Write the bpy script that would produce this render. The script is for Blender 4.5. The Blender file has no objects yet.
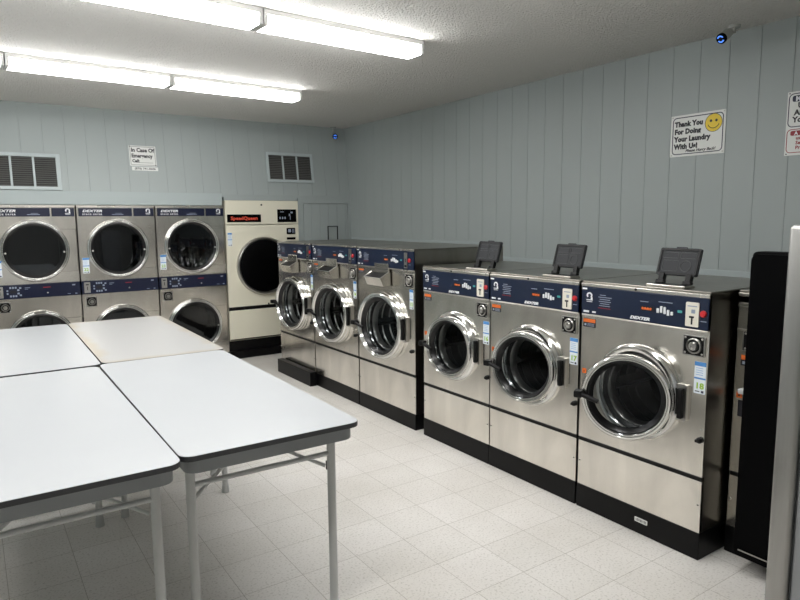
import bpy, bmesh, math, random
from mathutils import Vector, Matrix
random.seed(7)
PI = math.pi
scene = bpy.context.scene
C = scene.collection

# ------------------------------------------------------------------ materials
def new_mat(name):
    m = bpy.data.materials.new(name); m.use_nodes = True
    nt = m.node_tree
    b = nt.nodes['Principled BSDF']
    return m, nt, b

def lin(c):
    return tuple(((x/255)/12.92 if x/255 <= .04045 else ((x/255+.055)/1.055)**2.4) for x in c) + (1,)

def plain(name, rgb, rough=.5, metal=0., spec=.5, noise=.0, nscale=20., bump=0., bscale=200., emit=0.):
    m, nt, b = new_mat(name)
    col = lin(rgb)
    b.inputs['Base Color'].default_value = col
    b.inputs['Roughness'].default_value = rough
    b.inputs['Metallic'].default_value = metal
    b.inputs['Specular IOR Level'].default_value = spec
    if emit:
        b.inputs['Emission Color'].default_value = col
        b.inputs['Emission Strength'].default_value = emit
    tc = nt.nodes.new('ShaderNodeTexCoord')
    if noise:
        n = nt.nodes.new('ShaderNodeTexNoise'); n.inputs['Scale'].default_value = nscale; n.inputs['Detail'].default_value = 4
        nt.links.new(tc.outputs['Object'], n.inputs['Vector'])
        r = nt.nodes.new('ShaderNodeMix'); r.data_type = 'RGBA'
        r.inputs[6].default_value = tuple(x*(1-noise) for x in col[:3])+(1,)
        r.inputs[7].default_value = tuple(min(1, x*(1+noise)) for x in col[:3])+(1,)
        nt.links.new(n.outputs['Fac'], r.inputs[0]); nt.links.new(r.outputs[2], b.inputs['Base Color'])
    if bump:
        n = nt.nodes.new('ShaderNodeTexNoise'); n.inputs['Scale'].default_value = bscale; n.inputs['Detail'].default_value = 3
        nt.links.new(tc.outputs['Object'], n.inputs['Vector'])
        bp = nt.nodes.new('ShaderNodeBump'); bp.inputs['Strength'].default_value = bump; bp.inputs['Distance'].default_value = .01
        nt.links.new(n.outputs['Fac'], bp.inputs['Height']); nt.links.new(bp.outputs['Normal'], b.inputs['Normal'])
    return m

def steel(name, rgb, rough, streak=.04):
    """brushed stainless: faint vertical grain, smudges in the gloss"""
    m, nt, b = new_mat(name)
    b.inputs['Metallic'].default_value = 1
    tc = nt.nodes.new('ShaderNodeTexCoord')
    mp = nt.nodes.new('ShaderNodeMapping'); mp.inputs['Scale'].default_value = (160, 160, 3)
    n = nt.nodes.new('ShaderNodeTexNoise'); n.inputs['Scale'].default_value = 1; n.inputs['Detail'].default_value = 3
    nt.links.new(tc.outputs['Object'], mp.inputs['Vector']); nt.links.new(mp.outputs['Vector'], n.inputs['Vector'])
    n2 = nt.nodes.new('ShaderNodeTexNoise'); n2.inputs['Scale'].default_value = 2.2; n2.inputs['Detail'].default_value = 1
    nt.links.new(tc.outputs['Object'], n2.inputs['Vector'])
    mx = nt.nodes.new('ShaderNodeMix'); mx.data_type = 'RGBA'
    c = lin(rgb)
    mx.inputs[6].default_value = tuple(x*(1-streak) for x in c[:3])+(1,); mx.inputs[7].default_value = tuple(min(1, x*(1+streak)) for x in c[:3])+(1,)
    nt.links.new(n.outputs['Fac'], mx.inputs[0])
    mp3 = nt.nodes.new('ShaderNodeMapping'); mp3.inputs['Scale'].default_value = (5, 5, 1.6)
    n3 = nt.nodes.new('ShaderNodeTexNoise'); n3.inputs['Scale'].default_value = 1; n3.inputs['Detail'].default_value = 5; n3.inputs['Distortion'].default_value = .8
    nt.links.new(tc.outputs['Object'], mp3.inputs['Vector']); nt.links.new(mp3.outputs['Vector'], n3.inputs['Vector'])
    sm = nt.nodes.new('ShaderNodeMapRange'); sm.inputs[1].default_value = .3; sm.inputs[2].default_value = .7; sm.inputs[3].default_value = .80; sm.inputs[4].default_value = 1.04
    nt.links.new(n3.outputs['Fac'], sm.inputs[0])
    vm = nt.nodes.new('ShaderNodeMix'); vm.data_type = 'RGBA'; vm.blend_type = 'MULTIPLY'; vm.inputs[0].default_value = 1
    nt.links.new(mx.outputs[2], vm.inputs[6]); nt.links.new(sm.outputs[0], vm.inputs[7]); nt.links.new(vm.outputs[2], b.inputs['Base Color'])
    mr = nt.nodes.new('ShaderNodeMapRange'); mr.inputs[1].default_value = .3; mr.inputs[2].default_value = .7
    mr.inputs[3].default_value = rough*.92; mr.inputs[4].default_value = rough*1.12
    nt.links.new(n2.outputs['Fac'], mr.inputs[0]); nt.links.new(mr.outputs[0], b.inputs['Roughness'])
    return m

def glass_mat(name, tint, refl=.12, rough=.03):
    m = bpy.data.materials.new(name); m.use_nodes = True
    nt = m.node_tree; nt.nodes.clear()
    out = nt.nodes.new('ShaderNodeOutputMaterial')
    tr = nt.nodes.new('ShaderNodeBsdfTransparent'); tr.inputs[0].default_value = tint
    gl = nt.nodes.new('ShaderNodeBsdfGlossy'); gl.inputs['Roughness'].default_value = rough; gl.inputs[0].default_value = (.9, .95, 1, 1)
    lw = nt.nodes.new('ShaderNodeLayerWeight'); lw.inputs[0].default_value = .5
    pw = nt.nodes.new('ShaderNodeMath'); pw.operation = 'POWER'; pw.inputs[1].default_value = 4.; nt.links.new(lw.outputs['Facing'], pw.inputs[0])
    ml = nt.nodes.new('ShaderNodeMath'); ml.operation = 'MULTIPLY'; ml.inputs[1].default_value = .55; nt.links.new(pw.outputs[0], ml.inputs[0])
    ad = nt.nodes.new('ShaderNodeMath'); ad.operation = 'ADD'; ad.inputs[1].default_value = refl; ad.use_clamp = True
    mx = nt.nodes.new('ShaderNodeMixShader')
    nt.links.new(ml.outputs[0], ad.inputs[0]); nt.links.new(ad.outputs[0], mx.inputs[0])
    nt.links.new(tr.outputs[0], mx.inputs[1]); nt.links.new(gl.outputs[0], mx.inputs[2]); nt.links.new(mx.outputs[0], out.inputs[0])
    return m

M = {}
M['wall'] = plain('blue_grey_wall_paint', (160, 168, 167), .5, noise=.03, nscale=2.5)
M['wall_white'] = plain('off_white_wall_paint', (206, 206, 202), .5)
M['wall_plain'] = plain('blue_grey_trim_paint', (168, 178, 178), .45)
M['steel'] = steel('brushed_stainless_steel', (230, 226, 218), .19)
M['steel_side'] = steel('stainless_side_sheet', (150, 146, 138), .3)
M['steel_trim'] = steel('bright_steel_trim', (214, 210, 202), .28)
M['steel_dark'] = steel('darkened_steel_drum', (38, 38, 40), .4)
M['chrome'] = plain('polished_chrome', (232, 232, 230), .13, 1.)
M['chrome_soft'] = plain('satin_chrome', (190, 188, 184), .28, 1.)
M['black'] = plain('black_plastic', (8, 8, 9), .4, spec=.3)
M['black_base'] = plain('black_painted_base', (6, 6, 7), .4, spec=.2, noise=.3, nscale=9)
M['black_gloss'] = plain('black_gloss_enamel', (1, 1, 2), .5, spec=.06)
M['rubber'] = plain('black_rubber_gasket', (16, 16, 17), .3)
M['navy'] = plain('navy_control_panel', (18, 31, 56), .3)
M['navy_dark'] = plain('navy_stack_panel', (8, 19, 48), .3)
M['white'] = plain('white_print', (232, 234, 236), .5)
M['pale_print'] = plain('pale_small_print', (150, 160, 178), .5)
M['cream_plate'] = plain('ivory_coin_plate', (226, 222, 208), .4)
M['red'] = plain('red_button', (190, 40, 46), .35)
M['red_print'] = plain('red_sign_print', (150, 40, 52), .5)
M['amber'] = plain('amber_display', (200, 95, 40), .4, emit=.1)
M['teal'] = plain('teal_indicator', (70, 150, 148), .4, emit=.05)
M['orange'] = plain('orange_sticker', (226, 110, 42), .5)
M['sticker_white'] = plain('white_sticker_paper', (226, 234, 240), .5)
M['sticker_blue'] = plain('blue_sticker_print', (78, 140, 205), .5)
M['sticker_green'] = plain('green_sticker_print', (150, 190, 50), .5)
M['sign_white'] = plain('white_sign_plastic', (222, 224, 220), .4)
M['ink'] = plain('black_sign_ink', (26, 26, 34), .5)
M['ink_blue'] = plain('navy_sign_ink', (34, 38, 66), .5)
M['yellow'] = plain('yellow_smile_print', (236, 205, 52), .5)
M['cream'] = plain('cream_enamel', (226, 222, 203), .32, noise=.02, nscale=3)
M['lettering_red'] = plain('red_plate_lettering', (225, 84, 62), .45)
M['table_grey'] = plain('grey_table_steel', (140, 143, 144), .42)
M['table_edge'] = plain('dark_edge_moulding', (52, 53, 55), .35)
M['leg_grey'] = plain('grey_leg_enamel', (192, 193, 191), .38)
M['fixture'] = plain('white_fixture_enamel', (205, 205, 202), .45)
M['lid'] = plain('charcoal_lid_plastic', (42, 44, 47), .55, spec=.3)
M['vent_dark'] = plain('dark_vent_slat', (92, 92, 90), .6)
M['vent_back'] = plain('black_vent_cavity', (16, 16, 16), .8)
M['vent_frame'] = plain('painted_vent_frame', (178, 188, 189), .45)
M['cam_white'] = plain('white_camera_shell', (176, 178, 174), .4)
M['led'] = plain('blue_infrared_leds', (78, 130, 235), .3, emit=.5)
M['brushed'] = steel('brushed_aluminium', (172, 171, 168), .4)
M['grey_panel'] = plain('grey_door_panel', (150, 152, 154), .4)
M['glass_wash'] = glass_mat('dark_washer_door_glass', (.42, .44, .45, 1), .018)
M['glass_dry'] = glass_mat('dark_dryer_door_glass', (.12, .14, .15, 1), .055)
M['glass_black'] = glass_mat('black_dryer_door_glass', (.05, .06, .07, 1), .01)

def light_mat():
    m = bpy.data.materials.new('lit_acrylic_diffuser'); m.use_nodes = True
    nt = m.node_tree; nt.nodes.clear()
    o = nt.nodes.new('ShaderNodeOutputMaterial'); e = nt.nodes.new('ShaderNodeEmission')
    e.inputs[0].default_value = (1., .995, .985, 1); e.inputs[1].default_value = 9.
    nt.links.new(e.outputs[0], o.inputs[0]); return m
M['lit'] = light_mat()

def ceiling_mat():
    m, nt, b = new_mat('popcorn_ceiling'); b.inputs['Roughness'].default_value = .9
    b.inputs['Base Color'].default_value = lin((238, 236, 231))
    tc = nt.nodes.new('ShaderNodeTexCoord')
    n = nt.nodes.new('ShaderNodeTexNoise'); n.inputs['Scale'].default_value = 75; n.inputs['Detail'].default_value = 2.5
    nt.links.new(tc.outputs['Object'], n.inputs['Vector'])
    bp = nt.nodes.new('ShaderNodeBump'); bp.inputs['Strength'].default_value = 1.; bp.inputs['Distance'].default_value = .035
    nt.links.new(n.outputs['Fac'], bp.inputs['Height']); nt.links.new(bp.outputs['Normal'], b.inputs['Normal'])
    return m
M['ceiling'] = ceiling_mat()

def floor_mat():
    m, nt, b = new_mat('speckled_vinyl_tile'); N = nt.nodes; L = nt.links
    tc = N.new('ShaderNodeTexCoord')
    sub = N.new('ShaderNodeVectorMath'); sub.operation = 'SUBTRACT'; sub.inputs[1].default_value = (.035, .285, 0)
    L.new(tc.outputs['Object'], sub.inputs[0])
    div = N.new('ShaderNodeVectorMath'); div.operation = 'DIVIDE'; div.inputs[1].default_value = (.3048, .3048, 1)
    L.new(sub.outputs[0], div.inputs[0])
    fr = N.new('ShaderNodeVectorMath'); fr.operation = 'FRACTION'; L.new(div.outputs[0], fr.inputs[0])
    fl = N.new('ShaderNodeVectorMath'); fl.operation = 'FLOOR'; L.new(div.outputs[0], fl.inputs[0])
    sx = N.new('ShaderNodeSeparateXYZ'); L.new(fr.outputs[0], sx.inputs[0])
    def edge(sock):
        a = N.new('ShaderNodeMath'); a.operation = 'SUBTRACT'; a.inputs[1].default_value = .5; L.new(sock, a.inputs[0])
        c = N.new('ShaderNodeMath'); c.operation = 'ABSOLUTE'; L.new(a.outputs[0], c.inputs[0])
        g = N.new('ShaderNodeMath'); g.operation = 'GREATER_THAN'; g.inputs[1].default_value = .4955; L.new(c.outputs[0], g.inputs[0])
        return g
    ex, ey = edge(sx.outputs['X']), edge(sx.outputs['Y'])
    e = N.new('ShaderNodeMath'); e.operation = 'MAXIMUM'; L.new(ex.outputs[0], e.inputs[0]); L.new(ey.outputs[0], e.inputs[1])
    wn = N.new('ShaderNodeTexWhiteNoise'); L.new(fl.outputs[0], wn.inputs['Vector'])
    t = N.new('ShaderNodeMix'); t.data_type = 'RGBA'
    t.inputs[6].default_value = lin((221, 218, 213)); t.inputs[7].default_value = lin((227, 224, 220))
    L.new(wn.outputs['Value'], t.inputs[0])
    n = N.new('ShaderNodeTexNoise'); n.inputs['Scale'].default_value = 85; n.inputs['Detail'].default_value = 3
    L.new(tc.outputs['Object'], n.inputs['Vector'])
    cr = N.new('ShaderNodeValToRGB'); cr.color_ramp.elements[0].position = .30; cr.color_ramp.elements[0].color = (.55, .53, .5, 1)
    cr.color_ramp.elements[1].position = .47; cr.color_ramp.elements[1].color = (1, 1, 1, 1)
    L.new(n.outputs['Fac'], cr.inputs[0])
    mu = N.new('ShaderNodeMix'); mu.data_type = 'RGBA'; mu.blend_type = 'MULTIPLY'; mu.inputs[0].default_value = .6
    L.new(t.outputs[2], mu.inputs[6]); L.new(cr.outputs[0], mu.inputs[7])
    n3 = N.new('ShaderNodeTexNoise'); n3.inputs['Scale'].default_value = 1.6; n3.inputs['Detail'].default_value = 6
    L.new(tc.outputs['Object'], n3.inputs['Vector'])
    cr3 = N.new('ShaderNodeValToRGB'); cr3.color_ramp.elements[0].position = .3; cr3.color_ramp.elements[0].color = (.87, .86, .84, 1)
    cr3.color_ramp.elements[1].position = .65; cr3.color_ramp.elements[1].color = (1, 1, 1, 1); L.new(n3.outputs['Fac'], cr3.inputs[0])
    mu3 = N.new('ShaderNodeMix'); mu3.data_type = 'RGBA'; mu3.blend_type = 'MULTIPLY'; mu3.inputs[0].default_value = 1
    L.new(mu.outputs[2], mu3.inputs[6]); L.new(cr3.outputs[0], mu3.inputs[7])
    ln = N.new('ShaderNodeMix'); ln.data_type = 'RGBA'; ln.inputs[7].default_value = lin((150, 143, 133))
    L.new(mu3.outputs[2], ln.inputs[6])
    es = N.new('ShaderNodeMath'); es.operation = 'MULTIPLY'; es.inputs[1].default_value = .8; L.new(e.outputs[0], es.inputs[0])
    L.new(es.outputs[0], ln.inputs[0])
    L.new(ln.outputs[2], b.inputs['Base Color'])
    mr = N.new('ShaderNodeMapRange'); mr.inputs[3].default_value = .3; mr.inputs[4].default_value = .5
    L.new(n3.outputs['Fac'], mr.inputs[0]); L.new(mr.outputs[0], b.inputs['Roughness'])
    b.inputs['Specular IOR Level'].default_value = .35
    return m
M['floor'] = floor_mat()

def tabletop_mat(name, stain):
    """white laminate; an old top has a worn beige rim (object x,y run over the top)"""
    m, nt, b = new_mat(name); N = nt.nodes; L = nt.links
    b.inputs['Roughness'].default_value = .3
    b.inputs['Specular IOR Level'].default_value = .4
    white = lin((187, 190, 193)) if not stain else lin((182, 182, 181))
    tc = N.new('ShaderNodeTexCoord')
    n = N.new('ShaderNodeTexNoise'); n.inputs['Scale'].default_value = 4; n.inputs['Detail'].default_value = 6
    L.new(tc.outputs['Object'], n.inputs['Vector'])
    if stain:
        s = N.new('ShaderNodeSeparateXYZ'); L.new(tc.outputs['Object'], s.inputs[0])
        def m1(op, a, v):
            q = N.new('ShaderNodeMath'); q.operation = op; L.new(a, q.inputs[0])
            if isinstance(v, (int, float)): q.inputs[1].default_value = v
            else: L.new(v, q.inputs[1])
            return q.outputs[0]
        dx = m1('SUBTRACT', m1('ABSOLUTE', s.outputs['X'], 0), .373)
        dy = m1('SUBTRACT', m1('ABSOLUTE', s.outputs['Y'], 0), .915)
        d = m1('MAXIMUM', dx, dy)            # 0 on the rim, negative inside
        d = m1('ADD', d, m1('MULTIPLY', m1('SUBTRACT', n.outputs['Fac'], .5), .22))
        mr = N.new('ShaderNodeMapRange'); mr.inputs[1].default_value = -.07; mr.inputs[2].default_value = .0
        L.new(d, mr.inputs[0])
        f = m1('MULTIPLY', mr.outputs[0], .75)
        mx = N.new('ShaderNodeMix'); mx.data_type = 'RGBA'; mx.inputs[6].default_value = white; mx.inputs[7].default_value = lin((178, 167, 147))
        L.new(f, mx.inputs[0]); L.new(mx.outputs[2], b.inputs['Base Color'])
    else:
        cr = N.new('ShaderNodeMix'); cr.data_type = 'RGBA'; cr.inputs[6].default_value = tuple(x*.96 for x in white[:3])+(1,); cr.inputs[7].default_value = white
        L.new(n.outputs['Fac'], cr.inputs[0]); L.new(cr.outputs[2], b.inputs['Base Color'])
    return m
M['top'] = tabletop_mat('white_laminate_top', False)
M['top_worn'] = tabletop_mat('worn_white_laminate_top', True)

# ------------------------------------------------------------------ helpers
def obj(name, bm, mat, parent=None, smooth=False, label=None):
    me = bpy.data.meshes.new(name)
    bmesh.ops.recalc_face_normals(bm, faces=bm.faces)
    bm.to_mesh(me); bm.free()
    mats = mat if isinstance(mat, (list, tuple)) else [mat]
    for x in mats: me.materials.append(M[x])
    if smooth:
        for p in me.polygons: p.use_smooth = True
        me.set_sharp_from_angle(angle=math.radians(38))
    o = bpy.data.objects.new(name, me); C.objects.link(o)
    if parent: o.parent = parent
    if label: o['label'] = label
    return o

def thing(name, label, cat, loc=(0, 0, 0), rot=(0, 0, 0), group=None):
    o = bpy.data.objects.new(name, None); C.objects.link(o)
    o.empty_display_size = .1
    o.location = loc; o.rotation_euler = rot
    o['label'] = label; o['category'] = cat
    if group: o['group'] = group
    return o

def struct(name, bm, mat):
    o = obj(name, bm, mat); o['kind'] = 'structure'; return o

def box(bm, x0, x1, y0, y1, z0, z1, bev=0., seg=2, skip=()):
    """box; skip holds any of -x +x -y +y -z +z to leave that face open"""
    xs, ys, zs = sorted((x0, x1)), sorted((y0, y1)), sorted((z0, z1))
    v = [bm.verts.new((xs[i], ys[j], zs[k])) for i in (0, 1) for j in (0, 1) for k in (0, 1)]
    F = {'-x': (0, 1, 3, 2), '+x': (4, 6, 7, 5), '-y': (0, 4, 5, 1), '+y': (2, 3, 7, 6), '-z': (0, 2, 6, 4), '+z': (1, 5, 7, 3)}
    fs = [bm.faces.new([v[i] for i in idx]) for k, idx in F.items() if k not in skip]
    if bev:
        es = {e for f in fs for e in f.edges if len(e.link_faces) == 2}
        bmesh.ops.bevel(bm, geom=list(es), offset=bev, segments=seg, profile=.5, affect='EDGES')

def bx(*a, **k):
    bm = bmesh.new(); box(bm, *a, **k); return bm

def tube(bm, p0, p1, r, r1=None, n=12, caps=True):
    p0, p1 = Vector(p0), Vector(p1); d = (p1-p0).normalized()
    a = d.orthogonal().normalized(); b = d.cross(a); r1 = r if r1 is None else r1
    A = [bm.verts.new(p0+(a*math.cos(2*PI*i/n)+b*math.sin(2*PI*i/n))*r) for i in range(n)]
    B = [bm.verts.new(p1+(a*math.cos(2*PI*i/n)+b*math.sin(2*PI*i/n))*r1) for i in range(n)]
    for i in range(n): bm.faces.new((A[i], A[(i+1) % n], B[(i+1) % n], B[i]))
    if caps: bm.faces.new(A[::-1]); bm.faces.new(B)

def polytube(bm, pts, r, n=8):
    """round bar through points (mitred by overlap-free shared rings)"""
    P = [Vector(p) for p in pts]; rings = []
    prev = None
    for i, p in enumerate(P):
        d = ((P[min(i+1, len(P)-1)]-P[i]).normalized() + (P[i]-P[max(i-1, 0)]).normalized()).normalized()
        a = (prev - d*prev.dot(d)).normalized() if prev is not None else d.orthogonal().normalized()
        prev = a; b = d.cross(a)
        rings.append([bm.verts.new(p+(a*math.cos(2*PI*k/n)+b*math.sin(2*PI*k/n))*r) for k in range(n)])
    for A, B in zip(rings, rings[1:]):
        for k in range(n): bm.faces.new((A[k], A[(k+1) % n], B[(k+1) % n], B[k]))
    bm.faces.new(rings[0][::-1]); bm.faces.new(rings[-1])

def lathe(bm, cu, cz, prof, n=56, cap0=False, cap1=False):
    """profile of (radius, proud) turned about an axis along -y through (cu, cz)"""
    rings = []
    for r, p in prof:
        rings.append([bm.verts.new((cu+r*math.cos(2*PI*i/n), -p, cz+r*math.sin(2*PI*i/n))) for i in range(n)])
    for A, B in zip(rings, rings[1:]):
        for i in range(n): bm.faces.new((A[i], A[(i+1) % n], B[(i+1) % n], B[i]))
    if cap0: bm.faces.new(rings[0])
    if cap1: bm.faces.new(rings[-1])

def lat(*a, **k):
    bm = bmesh.new(); lathe(bm, *a, **k); return bm

def holed(bm, u0, u1, z0, z1, cu, cz, r, y=0., n=64, depth=.02):
    """front sheet with a round hole and a turned-in lip"""
    ang = sorted({round(2*PI*i/n, 6) for i in range(n)} | {round(math.atan2(b-cz, a-cu) % (2*PI), 6) for a in (u0, u1) for b in (z0, z1)})
    I, O, D = [], [], []
    for t in ang:
        c, s = math.cos(t), math.sin(t)
        k = min(((u1-cu)/c if c > 1e-9 else (u0-cu)/c if c < -1e-9 else 1e9), ((z1-cz)/s if s > 1e-9 else (z0-cz)/s if s < -1e-9 else 1e9))
        I.append(bm.verts.new((cu+r*c, y, cz+r*s))); D.append(bm.verts.new((cu+r*c, y+depth, cz+r*s))); O.append(bm.verts.new((cu+k*c, y, cz+k*s)))
    m = len(ang)
    for i in range(m):
        j = (i+1) % m
        bm.faces.new((O[i], O[j], I[j], I[i])); bm.faces.new((I[i], I[j], D[j], D[i]))

def rrect(w, h, r, n=5):
    """outline points of a rounded rectangle centred on 0,0"""
    out = []
    for cx, cy, a in ((w/2-r, h/2-r, 0), (-w/2+r, h/2-r, 90), (-w/2+r, -h/2+r, 180), (w/2-r, -h/2+r, 270)):
        for i in range(n+1):
            t = math.radians(a+90*i/n); out.append((cx+r*math.cos(t), cy+r*math.sin(t)))
    return out

def plate(bm, cu, cz, w, h, r, p0, p1):
    """rounded plate lying in the u,z plane, proud from p0 to p1 (towards -y)"""
    o = rrect(w, h, r)
    A = [bm.verts.new((cu+x, -p0, cz+z)) for x, z in o]; B = [bm.verts.new((cu+x, -p1, cz+z)) for x, z in o]
    n = len(o)
    for i in range(n): bm.faces.new((A[i], A[(i+1) % n], B[(i+1) % n], B[i]))
    bm.faces.new(A); bm.faces.new(B)

def frame_strip(bm, cu, cz, w, h, r, t, p0, p1):
    """thin rounded border line"""
    o = rrect(w, h, r); q = rrect(w-2*t, h-2*t, max(r-t, .001)); n = len(o)
    A = [bm.verts.new((cu+x, -p1, cz+z)) for x, z in o]; B = [bm.verts.new((cu+x, -p1, cz+z)) for x, z in q]
    A0 = [bm.verts.new((cu+x, -p0, cz+z)) for x, z in o]; B0 = [bm.verts.new((cu+x, -p0, cz+z)) for x, z in q]
    for i in range(n):
        j = (i+1) % n
        bm.faces.new((A[i], A[j], B[j], B[i])); bm.faces.new((A[i], A[j], A0[j], A0[i])); bm.faces.new((B[i], B[j], B0[j], B0[i]))

def plate_bm(*a):
    bm = bmesh.new(); plate(bm, *a); return bm

TXT = {}
def text_verts(body, size, shear, bold, spacing, align):
    key = (body, size, shear, bold, spacing, align)
    if key not in TXT:
        cu = bpy.data.curves.new('lettering_curve', 'FONT'); cu.body = body; cu.size = size; cu.shear = shear; cu.offset = bold
        cu.space_character = spacing; cu.align_x = align; cu.extrude = .0006; cu.resolution_u = 2
        o = bpy.data.objects.new('lettering_curve', cu); C.objects.link(o)
        dg = bpy.context.evaluated_depsgraph_get()
        me = bpy.data.meshes.new_from_object(o.evaluated_get(dg))
        TXT[key] = ([tuple(v.co) for v in me.vertices], [tuple(p.vertices) for p in me.polygons])
        bpy.data.objects.remove(o); bpy.data.curves.remove(cu); bpy.data.meshes.remove(me)
    return TXT[key]

def text(bm, body, u, z, size, p=.001, shear=0., bold=0., spacing=1., align='LEFT', sx=1., rot=0.):
    V, F = text_verts(body, size, shear, bold, spacing, align)
    c, s = math.cos(rot), math.sin(rot)
    vs = [bm.verts.new((u+(x*sx)*c-y*s, -p-w, z+(x*sx)*s+y*c)) for x, y, w in V]
    for f in F:
        try: bm.faces.new([vs[i] for i in f])
        except ValueError: pass

def txt(*a, **k):
    bm = bmesh.new(); text(bm, *a, **k); return bm

# ------------------------------------------------------------------ room shell
H = 3.005
XW = 4.45           # right wall
YB = 7.75           # lower back wall, flush with the dryer fronts
XL, YF, YR = -2.5, -2.2, 9.1
GR = .2117

def floor_like(z0, z1): return bx(XL-.1, XW+.1, YF-.1, YR+.1, z0, z1)
struct('floor', floor_like(-.1, 0), 'floor')
struct('ceiling', floor_like(H, H+.1), 'ceiling')

def plank_profile(a0, a1, first, step, w=.004, d=.0035):
    """(position, depth) along a grooved board wall"""
    pts = [(a0, 0)]; k = math.ceil((a0-first)/step)
    while first+k*step < a1-.02:
        g = first+k*step
        if g > a0+.02: pts += [(g-w/2, 0), (g-w/4, d), (g+w/4, d), (g+w/2, 0)]
        k += 1
    return pts+[(a1, 0)]

def board_sheet(bm, prof, fn, lo, hi, back):
    """grooved sheet; fn(pos, depth, height) -> point, closed behind by 'back' thickness"""
    A = [bm.verts.new(fn(a, d, lo)) for a, d in prof]; B = [bm.verts.new(fn(a, d, hi)) for a, d in prof]
    for i in range(len(prof)-1): bm.faces.new((A[i], A[i+1], B[i+1], B[i]))
    (a0, _), (a1, _) = prof[0], prof[-1]
    c = [bm.verts.new(fn(a, back, h)) for a, h in ((a0, lo), (a1, lo), (a1, hi), (a0, hi))]
    bm.faces.new(c); bm.faces.new((A[0], c[0], c[3], B[0])); bm.faces.new((A[-1], c[1], c[2], B[-1]))
    bm.faces.new(A+[c[1], c[0]]); bm.faces.new(B+[c[2], c[3]])

bm = bmesh.new()
board_sheet(bm, plank_profile(YF, YR, 2.051, GR), lambda a, d, h: (XW+d, a, h), 0, H, .1)
struct('wall_right', bm, 'wall')

ZL = 2.075          # where the back wall starts to lean away
def lean_y(z): return YB+.013+.15*(z-ZL)
bm = bmesh.new()
board_sheet(bm, plank_profile(XL, XW, .542, .2085), lambda a, d, h: (a, lean_y(h)+d, h), ZL, H, .1)
# ledge under the leaning boards, and the flat pieces between the machines
box(bm, XL, XW, YB+.012, YB+.1, 2.04, ZL)
box(bm, XL, .178, YB, YB+.08, 0, 2.04)
box(bm, 2.66, 3.645, YB+.012, YB+.08, 2.006, 2.04)
box(bm, 3.648, 3.725, YB, YB+.08, 0, 2.04)
box(bm, 4.405, XW, YB, YB+.08, 0, 2.04)
box(bm, 3.725, 4.405, YB, YB+.08, 1.972, 2.04)
box(bm, XL, XW, YR-.02, YR+.1, 0, H)
struct('wall_back', bm, 'wall')
bm = bmesh.new(); box(bm, XL-.1, XL, YF, YR, 0, H)
struct('wall_left', bm, 'wall')
struct('wall_front', bx(XL, XW, YF-.1, YF, 0, H), 'wall_white')
struct('trim_1', bx(.178, 2.632, YB-.004, YB+.04, 1.938, 2.083), 'wall_plain')
# rails along the right wall behind the machines
struct('trim_2', bx(XW-.012, XW, -1., 4.88, 1.30, 1.372, bev=.003), 'wall_plain')
struct('trim_3', bx(XW-.012, XW, 4.9, YB-.03, 1.44, 1.512, bev=.003), 'wall_plain')

# service door in the back wall with a bar handle
bm = bmesh.new()
board_sheet(bm, plank_profile(3.733, 4.397, .542+.05, .13, .005, .004), lambda a, d, h: (a, YB+d, h), .02, 1.965, .035)
hatch = struct('door_1', bm, 'wall')
bm = bmesh.new()
hx, hy, hz = 4.13, YB, 1.60
polytube(bm, [(hx-.072, hy, 1.44), (hx-.072, hy-.06, 1.45), (hx-.072, hy-.06, 1.665), (hx+.072, hy-.06, 1.665), (hx+.072, hy-.06, 1.45), (hx+.072, hy, 1.44)], .009)
obj('door_handle', bm, 'black', hatch)

# ------------------------------------------------------------------ washers
def decal(name, parent, u0, u1, z0, z1, mat, p0=.0006, p1=.0016, label=None):
    return obj(name, plate_bm((u0+u1)/2, (z0+z1)/2, u1-u0, z1-z0, .003, p0, p1), mat, parent, label=label)

def info_sticker(par, u0, z1, w, h, number, bar=None):
    s = decal('price_sticker', par, u0, u0+w, z1-h, z1, 'sticker_white', label='blue and white price sticker')
    bm = bmesh.new()
    plate(bm, u0+w/2, z1-h*.07, w*.98, h*.13, .002, .0016, .0022)
    plate(bm, u0+w/2, z1-h*.52, w*.98, h*.05, .001, .0016, .0022)
    for k in range(4):
        plate(bm, u0+w*.45, z1-h*(.2+.07*k), w*.62, h*.012, .0005, .0016, .0022)
    obj('blue_print', bm, 'sticker_blue', s)
    if number:
        obj('green_number', txt(number, u0+w/2, z1-h*.84, h*.26, p=.0024, bold=.0012, align='CENTER', sx=1.1), 'sticker_green', s)
    bm = bmesh.new(); plate(bm, u0+w*.76, z1-h*.93, w*.22, h*.07, .0005, .0016, .0022)
    plate(bm, u0+w*.32, z1-h*.93, w*.4, h*.03, .0005, .0016, .0022)
    obj('small_print', bm, 'ink_blue', s)

def warning_sticker(par, u0, z1, w, h):
    s = decal('warning_sticker', par, u0, u0+w, z1-h, z1, 'ink', label='orange and black warning sticker')
    bm = bmesh.new(); plate(bm, u0+w/2, z1-h*.24, w*.97, h*.42, .001, .0016, .0022); obj('orange_band', bm, 'orange', s)
    bm = bmesh.new()
    for k in range(3): plate(bm, u0+w*.62, z1-h*(.6+.13*k), w*.55, h*.05, .0005, .0016, .0022)
    plate(bm, u0+w*.18, z1-h*.73, w*.16, h*.26, .001, .0016, .0022)
    obj('small_print', bm, 'pale_print', s)

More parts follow.
